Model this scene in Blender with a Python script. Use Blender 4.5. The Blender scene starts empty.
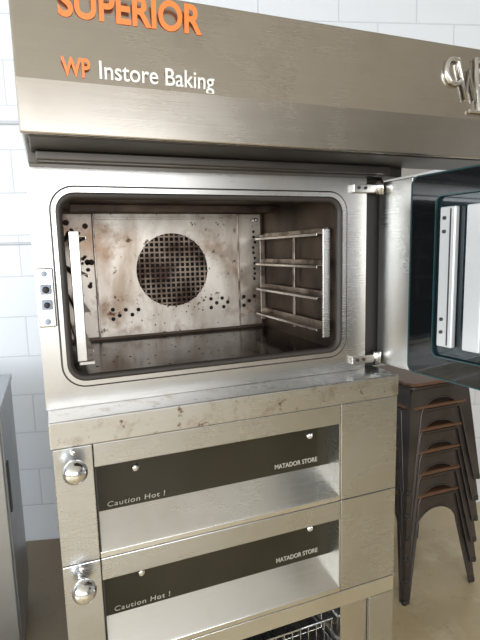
import bpy, bmesh, math, random
from mathutils import Vector, Matrix
import numpy as np
random.seed(3)
sc=bpy.context.scene
sc.view_settings.view_transform='Standard'
H=1.5
# ---------------------------------------------------------------- materials
def newmat(name):
    m=bpy.data.materials.new(name); m.use_nodes=True
    nt=m.node_tree; b=nt.nodes['Principled BSDF']
    return m,nt,b
def simple(name,col,rough=.5,metal=0.,coat=0.,emis=None):
    m,nt,b=newmat(name)
    b.inputs['Base Color'].default_value=(*col,1); b.inputs['Roughness'].default_value=rough
    b.inputs['Metallic'].default_value=metal; b.inputs['Coat Weight'].default_value=coat
    return m
def noise_mat(name,c1,c2,scale=(1,1,1),nscale=5,detail=6,rough=(.3,.4),metal=0.,bump=0.,lo=.35,hi=.65,spec=None,spot=None,distort=0.,spot2=None,smudge=0.,darkx=None):
    m,nt,b=newmat(name); N=nt.nodes; L=nt.links
    if spec is not None: b.inputs['Specular IOR Level'].default_value=spec
    tc=N.new('ShaderNodeTexCoord'); mp=N.new('ShaderNodeMapping'); mp.inputs['Scale'].default_value=scale
    L.new(tc.outputs['Object'],mp.inputs['Vector'])
    n=N.new('ShaderNodeTexNoise'); n.inputs['Scale'].default_value=nscale; n.inputs['Detail'].default_value=detail
    n.inputs['Distortion'].default_value=distort
    L.new(mp.outputs[0],n.inputs['Vector'])
    r=N.new('ShaderNodeValToRGB'); r.color_ramp.elements[0].position=lo; r.color_ramp.elements[1].position=hi
    r.color_ramp.elements[0].color=(*c1,1); r.color_ramp.elements[1].color=(*c2,1)
    L.new(n.outputs['Fac'],r.inputs['Fac'])
    col=r.outputs['Color']
    for sp in (spot,spot2):
        if not sp: continue
        (sc_,slo,shi,scol)=sp
        n2=N.new('ShaderNodeTexNoise'); n2.inputs['Scale'].default_value=sc_; n2.inputs['Detail'].default_value=8; n2.inputs['Roughness'].default_value=.65
        L.new(tc.outputs['Object'],n2.inputs['Vector'])
        r2=N.new('ShaderNodeValToRGB'); r2.color_ramp.elements[0].position=slo; r2.color_ramp.elements[1].position=shi
        r2.color_ramp.elements[0].color=(0,0,0,1); r2.color_ramp.elements[1].color=(1,1,1,1)
        L.new(n2.outputs['Fac'],r2.inputs['Fac'])
        mx=N.new('ShaderNodeMixRGB'); mx.inputs['Color2'].default_value=(*scol,1)
        L.new(r2.outputs['Color'],mx.inputs['Fac']); L.new(col,mx.inputs['Color1']); col=mx.outputs['Color']
    if darkx:  # blend into a darker colour towards low X and high Y
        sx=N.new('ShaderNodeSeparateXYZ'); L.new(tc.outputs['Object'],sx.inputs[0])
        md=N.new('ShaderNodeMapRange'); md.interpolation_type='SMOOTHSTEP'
        md.inputs['From Min'].default_value=darkx[0]; md.inputs['From Max'].default_value=darkx[1]; md.inputs['To Min'].default_value=.85; md.inputs['To Max'].default_value=0
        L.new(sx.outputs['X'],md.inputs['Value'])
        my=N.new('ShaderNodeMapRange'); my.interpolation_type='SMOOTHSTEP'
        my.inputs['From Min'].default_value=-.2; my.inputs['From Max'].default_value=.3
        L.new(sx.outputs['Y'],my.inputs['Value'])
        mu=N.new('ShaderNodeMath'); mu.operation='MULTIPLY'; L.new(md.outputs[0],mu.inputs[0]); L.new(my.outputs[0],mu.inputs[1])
        mx=N.new('ShaderNodeMixRGB'); mx.inputs['Color2'].default_value=(*darkx[2],1)
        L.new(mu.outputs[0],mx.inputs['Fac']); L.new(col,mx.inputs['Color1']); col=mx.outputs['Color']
    L.new(col,b.inputs['Base Color'])
    mr=N.new('ShaderNodeMapRange'); mr.inputs['To Min'].default_value=rough[0]; mr.inputs['To Max'].default_value=rough[1]
    L.new(n.outputs['Fac'],mr.inputs['Value']); ro=mr.outputs[0]
    if smudge:
        n3=N.new('ShaderNodeTexNoise'); n3.inputs['Scale'].default_value=3; n3.inputs['Detail'].default_value=4; n3.inputs['Distortion'].default_value=1.
        L.new(tc.outputs['Object'],n3.inputs['Vector'])
        m3=N.new('ShaderNodeMapRange'); m3.inputs['From Min'].default_value=.35; m3.inputs['From Max'].default_value=.7; m3.inputs['To Min'].default_value=-smudge; m3.inputs['To Max'].default_value=smudge
        L.new(n3.outputs['Fac'],m3.inputs['Value'])
        ad=N.new('ShaderNodeMath'); ad.operation='ADD'; L.new(ro,ad.inputs[0]); L.new(m3.outputs[0],ad.inputs[1]); ro=ad.outputs[0]
    L.new(ro,b.inputs['Roughness'])
    b.inputs['Metallic'].default_value=metal
    if bump:
        bp=N.new('ShaderNodeBump'); bp.inputs['Strength'].default_value=bump; bp.inputs['Distance'].default_value=.002
        L.new(n.outputs['Fac'],bp.inputs['Height']); L.new(bp.outputs[0],b.inputs['Normal'])
    return m
def steel(name,c,rough,var=.02,spot=None,scale=(2,2,160),spot2=None,sm=.04):
    c1=tuple(x*(1-var) for x in c); c2=tuple(min(1,x*(1+var)) for x in c)
    return noise_mat(name,c1,c2,scale=scale,nscale=4,detail=3,rough=(rough-.03,rough+.04),metal=1.,bump=.012,spot=spot,smudge=sm,spot2=spot2)
M_hood=steel('brushed_steel_hood',(.54,.50,.45),.25,spot=(5,.50,.85,(.43,.385,.33)),spot2=(30,.68,.74,(.40,.34,.27)))
M_body=steel('brushed_steel_body',(.59,.575,.55),.29,spot=(4,.5,.85,(.50,.47,.43)),spot2=(34,.68,.74,(.36,.30,.24)))
M_deck=steel('brushed_steel_deck',(.72,.72,.71),.25,spot=(6,.5,.8,(.64,.625,.60)),spot2=(34,.67,.73,(.50,.46,.40)))
M_post=steel('brushed_steel_panel',(.56,.57,.58),.28,spot=(5,.5,.8,(.50,.50,.50)))
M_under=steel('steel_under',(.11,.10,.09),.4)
M_ledge=steel('steel_ledge',(.62,.625,.625),.28,spot=(18,.54,.68,(.44,.40,.35)),spot2=(40,.61,.68,(.24,.18,.13)))
M_chrome=simple('chrome',(.80,.80,.80),.14,1)
M_dark=simple('dark_gap',(.03,.028,.026),.6)
M_gasket=simple('gasket_rubber',(.035,.028,.023),.5)
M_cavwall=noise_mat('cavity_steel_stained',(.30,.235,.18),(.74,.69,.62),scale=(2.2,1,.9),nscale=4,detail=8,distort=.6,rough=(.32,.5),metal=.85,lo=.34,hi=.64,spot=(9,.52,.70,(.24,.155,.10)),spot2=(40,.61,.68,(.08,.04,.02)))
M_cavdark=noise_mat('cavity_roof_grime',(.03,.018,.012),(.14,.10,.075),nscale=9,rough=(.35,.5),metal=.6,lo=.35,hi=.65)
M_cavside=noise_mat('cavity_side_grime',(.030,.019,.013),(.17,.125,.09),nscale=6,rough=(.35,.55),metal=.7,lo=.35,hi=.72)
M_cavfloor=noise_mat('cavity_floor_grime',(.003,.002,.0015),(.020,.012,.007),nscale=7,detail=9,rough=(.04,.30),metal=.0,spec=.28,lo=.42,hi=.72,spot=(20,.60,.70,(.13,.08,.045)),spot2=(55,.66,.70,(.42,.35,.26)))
M_grille=noise_mat('grille_metal',(.055,.03,.02),(.42,.34,.27),nscale=10,rough=(.4,.5),metal=.7,lo=.40,hi=.7)
M_hole=simple('hole_dark',(.012,.008,.006),.8)
M_stain=simple('burnt_stain',(.05,.022,.012),.7)
M_rack=steel('rack_steel',(.60,.585,.56),.28)
M_rail=noise_mat('rack_rail_burnt',(.12,.09,.068),(.48,.42,.36),nscale=20,rough=(.28,.42),metal=.9)
M_glass=noise_mat('deck_glass_dark',(.018,.016,.010),(.038,.034,.022),nscale=3,rough=(.07,.14),metal=0.,spec=.35,lo=.3,hi=.7)
M_orange=simple('orange_lettering',(.88,.23,.035),.4)
M_white=simple('white_lettering',(.85,.85,.83),.4)
M_greytxt=simple('grey_lettering',(.46,.44,.37),.5)
M_door_black=simple('door_black_border',(.006,.007,.008),.08,0,.3)
M_door_win=simple('door_window_glass',(.010,.018,.022),.05,0,.3)
M_teal=simple('glass_edge_dark_green',(.022,.055,.06),.2)
M_bar=simple('door_bar_enamel',(.66,.67,.68),.35,.3)
M_plastic=simple('grey_plastic',(.35,.40,.50),.4)
M_redbrown=simple('rusty',(.2,.08,.04),.7)
M_stool=noise_mat('stool_gunmetal',(.075,.065,.062),(.12,.105,.10),nscale=6,rough=(.26,.4),metal=.7)
M_seat=noise_mat('stool_seat_wood',(.085,.040,.020),(.17,.085,.045),scale=(2,14,2),nscale=4,rough=(.3,.4))
M_floor=noise_mat('concrete_floor_sealed',(.46,.355,.20),(.70,.58,.38),nscale=1.8,detail=9,rough=(.22,.4),lo=.3,hi=.7,spot=(4,.52,.75,(.78,.69,.51)),spot2=(13,.60,.72,(.38,.28,.16)),darkx=(.2,.9,(.16,.12,.08)))
M_ceil=simple('ceiling_paint',(.62,.60,.56),.9)
M_divider=simple('conduit_enamel',(.66,.68,.72),.4)
M_paint=simple('wall_paint_grey',(.50,.49,.47),.8)
def blockwall():
    m,nt,b=newmat('painted_block'); N=nt.nodes; L=nt.links
    tc=N.new('ShaderNodeTexCoord'); sp=N.new('ShaderNodeSeparateXYZ'); cb=N.new('ShaderNodeCombineXYZ')
    L.new(tc.outputs['Object'],sp.inputs[0]); L.new(sp.outputs['X'],cb.inputs['X']); L.new(sp.outputs['Z'],cb.inputs['Y'])
    br=N.new('ShaderNodeTexBrick'); br.inputs['Scale'].default_value=1
    br.inputs['Brick Width'].default_value=.4; br.inputs['Row Height'].default_value=.2
    br.inputs['Mortar Size'].default_value=.004; br.inputs['Mortar Smooth'].default_value=.7
    br.inputs['Color1'].default_value=(.87,.90,.94,1); br.inputs['Color2'].default_value=(.85,.88,.92,1); br.inputs['Mortar'].default_value=(.68,.71,.76,1)
    L.new(cb.outputs[0],br.inputs['Vector']); L.new(br.outputs['Color'],b.inputs['Base Color'])
    ns=N.new('ShaderNodeTexNoise'); ns.inputs['Scale'].default_value=60; L.new(tc.outputs['Object'],ns.inputs['Vector'])
    ma=N.new('ShaderNodeMath'); ma.operation='MULTIPLY_ADD'; ma.inputs[1].default_value=-1.; L.new(br.outputs['Fac'],ma.inputs[0])
    m2=N.new('ShaderNodeMath'); m2.operation='MULTIPLY'; m2.inputs[1].default_value=.25; L.new(ns.outputs['Fac'],m2.inputs[0]); L.new(m2.outputs[0],ma.inputs[2])
    bp=N.new('ShaderNodeBump'); bp.inputs['Strength'].default_value=.35; bp.inputs['Distance'].default_value=.005
    L.new(ma.outputs[0],bp.inputs['Height']); L.new(bp.outputs[0],b.inputs['Normal'])
    b.inputs['Roughness'].default_value=.4
    return m
M_block=blockwall()
# ---------------------------------------------------------------- helpers
def link(o,parent=None):
    sc.collection.objects.link(o)
    if parent: o.parent=parent
    return o
def empty(name,loc=(0,0,0),parent=None,rotz=0):
    e=bpy.data.objects.new(name,None); e.location=loc; e.rotation_euler=(0,0,rotz); e.empty_display_size=.1
    return link(e,parent)
def meshobj(name,bm,mat,parent=None,smooth=False):
    me=bpy.data.meshes.new(name); bmesh.ops.recalc_face_normals(bm,faces=bm.faces); bm.to_mesh(me); bm.free()
    if smooth:
        for p in me.polygons: p.use_smooth=True
    if mat: me.materials.append(mat)
    return link(bpy.data.objects.new(name,me),parent)
def box(name,x0,x1,y0,y1,z0,z1,mat,parent=None,bev=0.0015):
    bm=bmesh.new(); bmesh.ops.create_cube(bm,size=1)
    for v in bm.verts:
        v.co=Vector(((x0+x1)/2+v.co.x*(x1-x0),(y0+y1)/2+v.co.y*(y1-y0),(z0+z1)/2+v.co.z*(z1-z0)))
    o=meshobj(name,bm,mat,parent)
    if bev:
        md=o.modifiers.new('b','BEVEL'); md.width=bev; md.segments=2; md.limit_method='ANGLE'
    return o
def prism(name,prof,x0,x1,mat,parent=None,bev=0.0015):
    bm=bmesh.new(); a=[bm.verts.new((x0,y,z)) for y,z in prof]; b=[bm.verts.new((x1,y,z)) for y,z in prof]
    bm.faces.new(a); bm.faces.new(b[::-1]); n=len(prof)
    for i in range(n): bm.faces.new((a[i],a[(i+1)%n],b[(i+1)%n],b[i]))
    o=meshobj(name,bm,mat,parent)
    if bev:
        md=o.modifiers.new('b','BEVEL'); md.width=bev; md.segments=2; md.limit_method='ANGLE'
    return o
def rrect(x0,x1,z0,z1,r,n=8):
    pts=[]
    for cx,cz,a0 in((x1-r,z1-r,0),(x0+r,z1-r,90),(x0+r,z0+r,180),(x1-r,z0+r,270)):
        for i in range(n+1):
            a=math.radians(a0+90*i/n); pts.append((cx+r*math.cos(a),cz+r*math.sin(a)))
    return pts
def ring_plate(name,outer,inner,y0,y1,mat,parent=None):
    cu=bpy.data.curves.new(name,'CURVE'); cu.dimensions='2D'; cu.fill_mode='BOTH'; cu.extrude=abs(y1-y0)/2
    for pts in (outer,inner):
        s=cu.splines.new('POLY'); s.points.add(len(pts)-1)
        for i,(x,z) in enumerate(pts): s.points[i].co=(x,z,0,1)
        s.use_cyclic_u=True
    t=bpy.data.objects.new(name+'_c',cu); sc.collection.objects.link(t)
    dg=bpy.context.evaluated_depsgraph_get(); me=bpy.data.meshes.new_from_object(t.evaluated_get(dg))
    bpy.data.objects.remove(t)
    me.transform(Matrix.Translation((0,(y0+y1)/2,0))@Matrix.Rotation(math.pi/2,4,'X'))
    me.materials.clear(); me.materials.append(mat); me.name=name
    return link(bpy.data.objects.new(name,me),parent)
def tube(name,pts,r,mat,parent=None,cyc=False,res=4):
    cu=bpy.data.curves.new(name,'CURVE'); cu.dimensions='3D'; cu.bevel_depth=r; cu.bevel_resolution=res; cu.use_fill_caps=True
    s=cu.splines.new('POLY'); s.points.add(len(pts)-1)
    for i,p in enumerate(pts): s.points[i].co=(*p,1)
    s.use_cyclic_u=cyc; cu.materials.append(mat)
    return link(bpy.data.objects.new(name,cu),parent)
def text(name,body,x,y,z,size,mat,parent,width=None,tilt=0,ext=.0006,bold=0,shear=0,spacing=1):
    cu=bpy.data.curves.new(name,'FONT'); cu.body=body; cu.size=size; cu.extrude=ext; cu.offset=bold; cu.shear=shear; cu.space_character=spacing
    cu.materials.append(mat)
    o=bpy.data.objects.new(name,cu); link(o,parent)
    o.location=(x,y,z); o.rotation_euler=(math.pi/2-tilt,0,0)
    bpy.context.view_layer.update()
    if width: o.scale=(width/max(o.dimensions.x,1e-5),1,1)
    return o
def lathe(name,prof,loc,mat,parent,axis='y',seg=28):
    bm=bmesh.new(); rings=[]
    for r,h in prof:
        ring=[]
        for i in range(seg):
            a=2*math.pi*i/seg
            if axis=='y': co=(r*math.cos(a),-h,r*math.sin(a))
            elif axis=='z': co=(r*math.cos(a),r*math.sin(a),h)
            else: co=(-h,r*math.cos(a),r*math.sin(a))
            ring.append(bm.verts.new(co))
        rings.append(ring)
    for a,b in zip(rings,rings[1:]):
        for i in range(seg): bm.faces.new((a[i],a[(i+1)%seg],b[(i+1)%seg],b[i]))
    bm.faces.new(rings[0]); bm.faces.new(rings[-1])
    o=meshobj(name,bm,mat,parent,True); o.location=loc
    return o
# ---------------------------------------------------------------- room
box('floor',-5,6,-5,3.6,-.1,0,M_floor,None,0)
ang=math.radians(-15)
w=box('wall_back',-5.2,5.3,0,.15,0,3.1,M_block,None,0)
w.location=(-.13,2.62-1.09,0); w.rotation_euler=(0,0,ang)
box('ceiling',-5,6,-5,3.6,3.1,3.2,M_ceil,None,0)
box('wall_right',5,5.1,-5,3.6,0,3.1,M_paint,None,0)
wf=ring_plate('wall_front',[(-5,0),(5,0),(5,3.1),(-5,3.1)],[(-3.2,.9),(1.6,.9),(1.6,2.6),(-3.2,2.6)],-.1,0,M_paint)
wf.location=(0,-5,0)
wl=ring_plate('wall_left',[(-5,0),(3.4,0),(3.4,3.1),(-5,3.1)],[(-4.2,.9),(.2,.9),(.2,2.7),(-4.2,2.7)],0,.1,M_paint)
wl.location=(-5,0,0); wl.rotation_euler=(0,0,math.pi/2)
w1=empty('window_1')
for x in (-3.2,-1.6,0,1.6): box('mullion',x-.03,x+.03,-5.08,-4.98,.9,2.6,M_dark,w1,0)
for z in (.9,2.6): box('frame_rail',-3.2,1.6,-5.08,-4.98,z-.03,z+.03,M_dark,w1,0)
w2=empty('window_2')
for y in (-4.2,-2.0,.2): box('mullion',-5.08,-4.98,y-.03,y+.03,.9,2.7,M_dark,w2,0)
for z in (.9,2.7): box('frame_rail',-5.08,-4.98,-4.2,.2,z-.03,z+.03,M_dark,w2,0)
cond=empty('wall_conduit',(-.13,1.53,0),None,ang)
tube('pipe_1',[(-3,-.012,2.12),(.25,-.012,2.12)],.009,M_divider,cond)
tube('pipe_2',[(-3,-.010,1.56),(.3,-.010,1.56)],.007,M_divider,cond)
# ---------------------------------------------------------------- convection oven
ov=empty('convection_oven')
Zt=H+.176; Zb=H-.330
X0=-.030
inner=rrect(.016,.712,H-.278,H+.131,.042)
outerp=[(X0,Zb),(.784,Zb),(.784,Zt),(X0,Zt)]
ring_plate('front_face',outerp,inner,-.002,.012,M_body,ov)
box('side_left',X0,X0+.01,.012,.74,Zb,Zt,M_body,ov)
box('side_right',.835,.845,.05,.74,Zb,Zt,M_body,ov)
box('back_panel',X0,.845,.74,.75,Zb,Zt,M_body,ov)
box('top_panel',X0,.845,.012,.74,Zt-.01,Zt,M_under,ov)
box('hinge_recess',.784,.845,.016,.05,Zb,Zt,M_dark,ov)
def loop(x0,x1,z0,z1,r,y): return [(x,y,z) for x,z in rrect(x0,x1,z0,z1,r)]
ring_plate('opening_rim',rrect(.011,.7205,H-.284,H+.138,.048),rrect(.019,.709,H-.274,H+.128,.040),-.006,.01,M_rack,ov)
tube('seal_groove',loop(.010,.7215,H-.285,H+.139,.049,-.003),.003,M_gasket,ov,True)
tube('door_seal',loop(.024,.704,H-.269,H+.123,.036,.002),.009,M_gasket,ov,True)
tube('inner_seal',loop(.021,.707,H-.272,H+.126,.038,.018),.006,M_hole,ov,True)
cx0,cx1,cz0,cz1,cyb=.016,.700,H-.270,H+.133,.486
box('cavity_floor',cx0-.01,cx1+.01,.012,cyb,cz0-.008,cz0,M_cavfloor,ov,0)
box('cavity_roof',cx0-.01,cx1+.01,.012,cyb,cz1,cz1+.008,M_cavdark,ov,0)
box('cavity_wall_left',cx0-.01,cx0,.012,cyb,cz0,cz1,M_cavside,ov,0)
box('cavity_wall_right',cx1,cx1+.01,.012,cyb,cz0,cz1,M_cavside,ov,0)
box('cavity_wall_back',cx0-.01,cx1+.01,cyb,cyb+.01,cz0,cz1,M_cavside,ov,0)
by=cyb-.012
fc=(.3735,H-.058); fr=.118
circ=[(fc[0]+fr*math.cos(2*math.pi*i/48),fc[1]+fr*math.sin(2*math.pi*i/48)) for i in range(48)]
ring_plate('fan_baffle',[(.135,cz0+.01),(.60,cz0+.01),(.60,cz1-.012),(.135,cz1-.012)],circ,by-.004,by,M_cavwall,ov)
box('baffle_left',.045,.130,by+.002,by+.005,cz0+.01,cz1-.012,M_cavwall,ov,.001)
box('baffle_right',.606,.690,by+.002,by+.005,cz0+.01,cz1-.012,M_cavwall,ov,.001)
for i,x in enumerate((.132,.603)): box('baffle_seam_%d'%(i+1),x-.003,x+.003,by-.010,by+.004,cz0+.01,cz1-.012,M_rail,ov)
box('baffle_hem_top',.135,.60,by-.009,by-.003,cz1-.03,cz1-.022,M_cavwall,ov)
lathe('fan_void',[(fr,0),(fr,.001)],(fc[0],by+.007,fc[1]),M_hole,ov)
bm=bmesh.new(); p=.0165; n=int(fr/p)+1
def addbox(bm,x0,x1,y0,y1,z0,z1):
    r=bmesh.ops.create_cube(bm,size=1)
    for v in r['verts']: v.co=Vector(((x0+x1)/2+v.co.x*(x1-x0),(y0+y1)/2+v.co.y*(y1-y0),(z0+z1)/2+v.co.z*(z1-z0)))
for k in range(-n,n+1):
    d=(k+.5)*p
    if abs(d)<fr-.002:
        h=math.sqrt(fr*fr-d*d)
        addbox(bm,fc[0]+d-.0026,fc[0]+d+.0026,by-.0045,by-.001,fc[1]-h,fc[1]+h)
        addbox(bm,fc[0]-h,fc[0]+h,by-.0046,by-.0008,fc[1]+d-.0026,fc[1]+d+.0026)
meshobj('fan_grille',bm,M_grille,ov)
bm=bmesh.new()
def disc(bm,x,z,r,y):
    vs=[bm.verts.new((x+r*math.cos(2*math.pi*i/12),y,z+r*math.sin(2*math.pi*i/12))) for i in range(12)]
    bm.faces.new(vs)
for (x,z) in [(.175,-.175),(.195,-.195),(.175,-.205),(.215,-.178),(.235,-.195),(.255,-.180),(.50,-.16),(.52,-.175),(.54,-.16),(.56,-.175),(.50,-.19),(.545,-.19),(.62,-.16),(.64,-.175),(.66,-.16),(.62,-.19)]:
    disc(bm,x,H+z,.0065,by-.0046)
for i in range(10):
    disc(bm,.665+random.uniform(-.004,.004),H-.1+.018*i,.005,by-.0001)
meshobj('vent_holes',bm,M_hole,ov)
bm=bmesh.new()
for i in range(70):
    x=random.gauss(.37,.08); z=H-.17+random.gauss(0,.03)
    if z<cz0+.02 or z>H-.06: continue
    disc(bm,x,z,random.uniform(.0008,.003),by-.0045)
for i in range(25):
    disc(bm,random.uniform(.05,.125),H+random.uniform(-.1,.1),random.uniform(.003,.010),by+.0012)
meshobj('burnt_spots',bm,M_stain,ov)
bm=bmesh.new()
for i in range(110):
    x=random.uniform(.04,.68); y=random.uniform(.03,.44); r=random.uniform(.001,.0035)
    m=bmesh.ops.create_icosphere(bm,subdivisions=1,radius=r)
    for v in m['verts']:
        v.co=Vector((x+v.co.x*random.uniform(.8,1.6),y+v.co.y*random.uniform(.8,1.6),cz0+v.co.z*.35))
meshobj('burnt_crumbs',bm,M_stain,ov)
box('roof_baffle',.06,.68,.30,.31,cz1-.02,cz1,M_cavdark,ov)
lathe('cavity_sensor',[(.006,0),(.006,.03),(.003,.034)],(.66,cyb-.012,H+.10),M_chrome,ov)
def rack(tag,xp,sgn,ya,yb):
    box('rack_post_front_'+tag,xp-.011,xp+.011,ya,ya+.006,H-.238,H+.050,M_rack,ov)
    box('rack_post_back_'+tag,xp-.009,xp+.009,yb-.006,yb,H-.238,H+.050,M_rail,ov)
    for i,z in enumerate((.041,-.043,-.127,-.211)):
        zz=H+z
        xa,xb=sorted((xp+sgn*.008,xp-sgn*.026))
        box('rack_rail_%s_%d'%(tag,i+1),xa,xb,ya+.007,yb-.004,zz-.003,zz-.001,M_rail,ov,.0005)
        xa,xb=sorted((xp-sgn*.026,xp-sgn*.0245))
        box('rack_lip_%s_%d'%(tag,i+1),xa,xb,ya+.007,yb-.004,zz-.009,zz-.001,M_rack,ov,.0005)
        xa,xb=sorted((xp+sgn*.006,xp+sgn*.008))
        box('rack_web_%s_%d'%(tag,i+1),xa,xb,ya+.007,yb-.004,zz-.004,zz+.012,M_rail,ov,.0008)
rack('right',.678,1,.022,.44)
rack('left',.053,-1,.030,.44)
box('rack_foot_left',.045,.08,.025,.040,H-.246,H-.238,M_rack,ov)
box('rack_mid_post',.686,.690,.22,.232,H-.238,H+.05,M_rail,ov)
box('sill_grime',.07,.66,.012,.02,cz0,cz0+.002,M_redbrown,ov,0)
lp=empty('latch_plate',(0,0,0),ov)
box('plate',-.029,.006,-.007,-.001,H-.150,H-.026,M_rack,lp,.003)
for i,z in enumerate((-.038,-.138)):
    lathe('screw_%d'%(i+1),[(.006,0),(.006,.003),(.004,.004)],(-.012,-.007,H+z),M_plastic,lp)
box('striker_block',-.022,.000,-.022,-.007,H-.080,H-.060,M_plastic,lp,.003)
box('striker_block_low',-.022,.000,-.018,-.007,H-.112,H-.092,M_plastic,lp,.003)
lathe('striker_pin',[(.007,0),(.007,.016),(.004,.018)],(-.011,-.007,H-.070),M_dark,lp)
lathe('striker_pin_low',[(.006,0),(.006,.016),(.003,.018)],(-.011,-.007,H-.102),M_dark,lp)
for i,z in enumerate((.150,-.300)):
    box('hinge_bracket_%d'%(i+1),.735,.815,-.016,-.002,H+z-.012,H+z+.010,M_body,ov,.002)
    lathe('hinge_pin_%d'%(i+1),[(.011,-.016),(.011,.016),(.008,.019)],(.812,-.018,H+z),M_chrome,ov,'z')
    for j in (0,1): lathe('hinge_screw_%d_%d'%(i+1,j),[(.004,0),(.004,.003)],(.750+.02*j,-.016,H+z),M_dark,ov)
# hood
hx0,hx1=-.029,1.06
yf=-.20
prof=[(yf,H+.198),(yf,H+.283),(yf+.022,H+.447),(.70,H+.447),(.70,H+.215),(.0,H+.215),(yf+.012,H+.215),(yf+.012,H+.198)]
prism('hood',prof,hx0,hx1,M_hood,ov,.003)
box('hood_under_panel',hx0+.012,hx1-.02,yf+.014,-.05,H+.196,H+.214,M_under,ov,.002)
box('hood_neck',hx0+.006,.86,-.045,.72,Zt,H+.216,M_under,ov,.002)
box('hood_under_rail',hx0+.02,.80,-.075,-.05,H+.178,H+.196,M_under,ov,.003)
tilt=math.atan(.022/.164)
def hy(z): return yf+(z-.283)*.022/.164-.0012
text('sign_superior','SUPERIOR',.043,hy(.390),H+.390,.064,M_orange,ov,width=.246,tilt=-tilt,bold=.0016)
text('sign_maker','WP',.043,hy(.292),H+.292,.040,M_orange,ov,width=.046,tilt=-tilt,bold=.0010)
text('sign_slogan','Instore Baking',.100,hy(.292),H+.292,.040,M_white,ov,width=.203,tilt=-tilt,bold=.0003)
em=empty('emblem',(0,0,0),ov)
def hp(x,z,o=.004): return (x,hy(z)-o,H+z)
tube('emblem_c',[hp(.880+.024*math.cos(a),.385+.028*math.sin(a)) for a in [math.radians(50+26*i) for i in range(11)]],.0055,M_chrome,em)
tube('emblem_w',[hp(.892,.415),hp(.906,.328),hp(.921,.39),hp(.933,.328),hp(.947,.415)],.0055,M_chrome,em)
tube('emblem_p',[hp(.944,.300),hp(.944,.418)]+[hp(.948+.030*math.sin(a),.389+.030*math.cos(a)) for a in [math.radians(20*i) for i in range(10)]],.0055,M_chrome,em)
tube('emblem_bar',[hp(.915,.300),hp(.965,.300)],.004,M_chrome,em)
# door (opened)
da=math.atan2(-.994,.107)
door=empty('oven_door',(.825,0.0,0),ov,da)
dz0,dz1=H-.317,H+.166
box('door_shell',.0,.84,.012,.055,dz0,dz1,M_body,door,.004)
box('door_hinge_band',.0,.114,.0,.012,dz0,dz1,M_body,door,.002)
ring_plate('door_glass_border',rrect(.116,.80,dz0+.002,dz1-.002,.02),rrect(.19,.74,dz0+.055,dz1-.055,.015),-.004,.012,M_door_black,door)
ring_plate('door_glass_edge',rrect(.114,.802,dz0,dz1-.001,.022),rrect(.1175,.7985,dz0+.0035,dz1-.0045,.019),-.005,.006,M_teal,door)
ring_plate('door_window_edge',rrect(.188,.742,dz0+.053,dz1-.053,.016),rrect(.191,.739,dz0+.056,dz1-.056,.014),-.0055,.0,M_teal,door)
box('door_window',.185,.745,.004,.010,dz0+.05,dz1-.05,M_door_win,door,0)
box('door_handle_bar',.208,.250,-.012,.002,H-.235,H+.085,M_bar,door,.003)
box('door_handle_groove',.236,.239,-.0135,-.010,H-.23,H+.08,M_dark,door,0)
for i,z in enumerate((-.20,-.17,.03,.06)): lathe('door_bolt_%d'%i,[(.004,0),(.004,.004)],(.222,-.012,H+z),M_dark,door)
box('door_inner_strip',.276,.32,-.010,.002,H-.235,H+.085,M_bar,door,.003)
# ---------------------------------------------------------------- deck ovens
yd=-.09; XL,XR=-.023,.824
def deck(name,zt):
    e=empty(name)
    h=.2555; zb=zt-h
    pl=.0548; pr=.651
    box('panel_left',XL,pl-.001,yd,.70,zb,zt,M_post,e,.002)
    box('panel_right',pr+.001,XR,yd,.70,zb,zt,M_post,e,.002)
    box('chamber',pl,pr,yd+.075,.70,zb,zt,M_dark,e,0)
    prism('rail_top',[(yd,zt),(yd,zt-.050),(yd+.010,zt-.054),(yd+.07,zt-.030),(yd+.07,zt)],pl,pr,M_post,e,.0015)
    box('glass_pane',pl,pr,yd+.054,yd+.060,zt-.178,zt-.03,M_glass,e,0)
    prism('sill',[(yd+.056,zt-.1765),(yd+.056,zt-.19),(yd+.056,zb),(yd,zb),(yd,zb+.012),(yd+.003,zb+.016)],pl,pr,M_deck,e,.001)
    box('cheek_right',pr-.004,pr,yd+.001,yd+.06,zb+.01,zt-.03,M_deck,e,0)
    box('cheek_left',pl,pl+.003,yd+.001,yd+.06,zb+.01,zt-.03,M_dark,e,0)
    for i,x in enumerate((.145,.59)):
        lathe('pane_clip_%d'%(i+1),[(.009,0),(.009,.004),(.006,.007),(.002,.008)],(x,yd+.054,zt-.090),M_chrome,e)
    text('label_hot','Caution Hot !',.078,yd+.0525,zt-.170,.017,M_greytxt,e,width=.130,shear=.1,spacing=1.1)
    text('label_series','MATADOR STORE',.49,yd+.0525,zt-.163,.017,M_greytxt,e,width=.122,bold=.0002)
    k=[(.006,0),(.010,.002),(.010,.010),(.007,.014)]
    for i in range(1,12):
        a=math.pi*i/12; k.append((.0245*math.sin(a),.038-.0245*math.cos(a)))
    lathe('damper_knob',k,(.016,yd,zt-.037),M_chrome,e)
    lathe('knob_stem',[(.005,0),(.007,.004),(.007,.008),(.004,.01)],(.016,yd,zt-.009),M_chrome,e)
    return e
deck('deck_oven',H-.3875)
deck('deck_oven',H-.3875-.257)
box('oven_ledge',XL-.004,XR+.002,yd-.002,.72,H-.387,Zb-.0005,M_ledge,None,.003)
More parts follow.
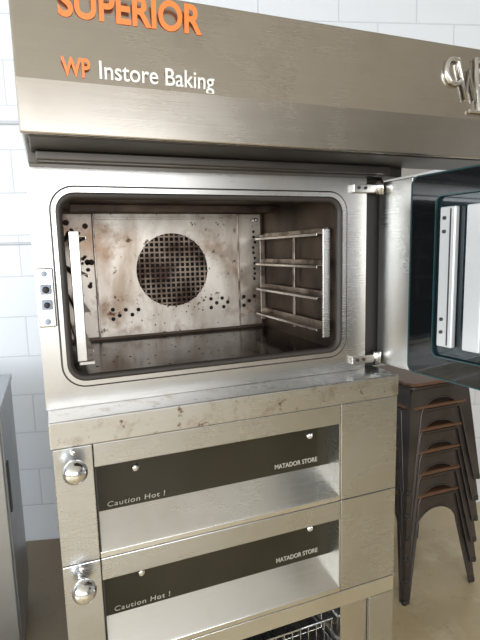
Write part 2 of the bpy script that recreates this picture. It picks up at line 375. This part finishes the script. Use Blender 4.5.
# ---------------------------------------------------------------- stand
st=empty('oven_stand')
zt=H-.3875-.514
box('rail_front',XL,XR,yd,yd+.03,zt-.045,zt,M_deck,st)
box('rail_back',XL,XR,.66,.69,zt-.045,zt,M_post,st)
box('rail_left',XL,XL+.03,yd+.031,.659,zt-.045,zt,M_post,st)
box('rail_right',XR-.03,XR,yd+.031,.659,zt-.045,zt,M_post,st)
box('post_front_left',XL,.055,yd,yd+.06,.04,zt-.046,M_post,st)
box('post_front_right',.745,XR,yd,yd+.06,.04,zt-.046,M_post,st)
box('post_back_left',XL,.03,.63,.684,.04,zt-.046,M_post,st)
box('post_back_right',.77,XR,.63,.684,.04,zt-.046,M_post,st)
box('side_sheet_left',XL,XL+.004,yd+.061,.629,.116,zt-.046,M_post,st)
box('side_sheet_right',XR-.004,XR,yd+.061,.629,.116,zt-.046,M_post,st)
box('back_sheet',XL,XR,.685,.69,.116,zt-.046,M_dark,st)
box('shelf',XL,XR,yd+.061,.684,.10,.115,M_post,st)
box('divider_panel',.66,.744,yd+.012,.6,.116,zt-.046,M_body,st)
for i,(x,y) in enumerate([(.01,-.06),(.79,-.06),(.01,.66),(.79,.66)]):
    lathe('foot_%d'%(i+1),[(.03,0),(.03,.006),(.012,.01),(.012,.042)],(x,y,0),M_chrome,st,'z')
zs=.42
for i,x in enumerate((.06,.645)): box('slide_%d'%i,x,x+.012,-.06,.6,zs-.012,zs-.007,M_post,st,0)
box('slide_wall',.056,.0595,-.03,.629,.116,zs+.02,M_post,st,0)
wb=empty('wire_basket',(0,0,0))
bx0,bx1,by0,by1=.068,.650,-.05,.5
for zz,r in ((zs,.003),(zs+.07,.004)):
    tube('ring_%d'%int(zz*100),[(bx0,by0,zz),(bx1,by0,zz),(bx1,by1,zz),(bx0,by1,zz)],r,M_chrome,wb,True)
nx=24
for i in range(nx+1):
    x=bx0+(bx1-bx0)*i/nx
    tube('wire_x_%d'%i,[(x,by0,zs+.07),(x,by0,zs),(x,by1,zs),(x,by1,zs+.07)],.0016,M_chrome,wb,res=1)
for i in range(1,10):
    y=by0+(by1-by0)*i/10
    tube('wire_y_%d'%i,[(bx0,y,zs+.07),(bx0,y,zs),(bx1,y,zs),(bx1,y,zs+.07)],.0016,M_chrome,wb,res=1)
# ---------------------------------------------------------------- stools
def stool(zoff,cx,cy,rot=0):
    e=empty('stacking_stool',(cx,cy,zoff),None,rot)
    hT=.435; wf=.195; wt=.150
    def half(z): return wf+(wt-wf)*z/hT
    bm=bmesh.new()
    inner=[];outer=[]
    n=14
    for i in range(n+1):
        t=i/n
        if t<.5:
            z=t/.5*.30; xi=half(z)-(.026+.03*(z/.30)); inner.append((xi,z)); outer.append((half(z),z))
        else:
            a=(t-.5)/.5*math.pi/2
            x0=half(.30)-.056
            xi=x0*math.cos(a); zi=.30+.085*math.sin(a)
            inner.append((xi,zi))
            if t<.7: z=.30+(t-.5)/.2*(hT-.30); outer.append((half(z),z))
            else: outer.append((wt*(1-(t-.7)/.3),hT))
    for q in range(4):
        R=Matrix.Rotation(q*math.pi/2,3,'Z')
        for s in (-1,1):
            pi=[];po=[]
            for (xi,zi),(xo,zo) in zip(inner,outer):
                pi.append(bm.verts.new(R@Vector((s*xi,-half(zi)+.004,zi)))); po.append(bm.verts.new(R@Vector((s*xo,-half(zo),zo))))
            for i in range(n): bm.faces.new((pi[i],pi[i+1],po[i+1],po[i]))
    bmesh.ops.remove_doubles(bm,verts=bm.verts,dist=.0005)
    o=meshobj('legs_frame',bm,M_stool,e)
    md=o.modifiers.new('s','SOLIDIFY'); md.thickness=.004; md.offset=0
    for q in range(4):
        R=Matrix.Rotation(q*math.pi/2,3,'Z')
        pts=[R@Vector((x,-half(z)+.002,z)) for x,z in inner]+[R@Vector((-x,-half(z)+.002,z)) for x,z in inner[::-1][1:]]
        tube('arch_bead_%d'%q,[tuple(p) for p in pts],.004,M_stool,e,res=2)
        c=R@Vector((half(0)-.008,-half(0)+.008,0))
        lathe('foot_cap_%d'%q,[(.011,0),(.013,.012),(.011,.02)],tuple(c),M_dark,e,'z',12)
    bm=bmesh.new()
    def ringv(r,w,z): return [bm.verts.new((x,y,z)) for x,y in rrect(-w,w,-w,w,r,5)]
    rs=[ringv(.03,.152,hT-.012),ringv(.035,.160,hT-.004),ringv(.035,.160,hT+.004),ringv(.03,.150,hT+.008)]
    for a,b in zip(rs,rs[1:]):
        for i in range(len(a)): bm.faces.new((a[i],a[(i+1)%len(a)],b[(i+1)%len(b)],b[i]))
    bm.faces.new(rs[0]); bm.faces.new(rs[-1])
    meshobj('seat_rim',bm,M_stool,e)
    bm=bmesh.new()
    rs=[ringv(.03,.156,hT+.006),ringv(.035,.162,hT+.010),ringv(.035,.162,hT+.017),ringv(.03,.156,hT+.021)]
    for a,b in zip(rs,rs[1:]):
        for i in range(len(a)): bm.faces.new((a[i],a[(i+1)%len(a)],b[(i+1)%len(b)],b[i]))
    bm.faces.new(rs[0]); bm.faces.new(rs[-1])
    meshobj('seat',bm,M_seat,e)
for i in range(6): stool(i*.098,1.475+.004*(i%2),.59,math.radians(0))
# ---------------------------------------------------------------- left cabinet
M_cab=steel('cabinet_steel',(.40,.41,.42),.35)
cb=empty('steel_prep_cabinet')
box('carcass',-.90,-.19,.66,1.12,.08,.985,M_cab,cb,.004)
box('counter_top',-.91,-.185,.64,1.13,.985,1.01,M_cab,cb,.004)
box('cabinet_door',-.895,-.195,.635,.655,.10,.97,M_cab,cb,.004)
box('door_gasket',-.893,-.197,.655,.662,.10,.965,M_dark,cb,0)
box('gasket_side',-.191,-.184,.67,.70,.62,.80,M_dark,cb,.002)
tube('cabinet_handle',[(-.80,.635,.5),(-.80,.60,.5),(-.80,.60,.8),(-.80,.635,.8)],.007,M_chrome,cb)
for i,(x,y) in enumerate([(-.86,.70),(-.23,.70),(-.86,1.08),(-.23,1.08)]):
    lathe('leg_%d'%(i+1),[(.02,0),(.02,.08)],(x,y,0),M_dark,cb,'z')
# ---------------------------------------------------------------- lights / world
wd=bpy.data.worlds.new('world'); sc.world=wd; wd.use_nodes=True
bg=wd.node_tree.nodes['Background']; bg.inputs['Color'].default_value=(.85,.93,1,1); bg.inputs['Strength'].default_value=1.2
def area(name,loc,target,sx,sy,power,col):
    l=bpy.data.lights.new(name,'AREA'); l.shape='RECTANGLE'; l.size=sx; l.size_y=sy; l.energy=power; l.color=col
    o=link(bpy.data.objects.new(name,l)); o.location=loc
    o.rotation_euler=(Vector(target)-Vector(loc)).to_track_quat('-Z','Y').to_euler(); return o
area('window_light_left',(-4.9,-2.0,1.8),(0,-2.0,1.8),4.2,1.7,250,(.84,.92,1))
area('window_light_front',(-.8,-4.9,1.75),(-.8,0,1.75),4.6,1.6,128,(.97,.98,1))
# ---------------------------------------------------------------- camera
f=485.
def nn(v): v=np.array(v,float); return v/np.linalg.norm(v)
Xc=nn((1265,-104,f)); D=nn((85,3380,f)); D=nn(D-0.5*np.dot(D,Xc)*Xc); Xc=nn(Xc-np.dot(D,Xc)*D); Yc=-np.cross(D,Xc)
if Yc[2]<0: Yc=-Yc
right=Vector((Xc[0],Yc[0],-D[0])); down=Vector((Xc[1],Yc[1],-D[1])); fwd=Vector((Xc[2],Yc[2],-D[2]))
Rm=Matrix((right,-down,-fwd)).transposed()
cam=bpy.data.cameras.new('camera'); co=link(bpy.data.objects.new('camera',cam))
cam.sensor_fit='VERTICAL'; cam.sensor_height=36; cam.lens=36*f/640; cam.clip_start=.02
co.matrix_world=Matrix.Translation((0,-1.09,H))@Rm.to_4x4()
sc.camera=co
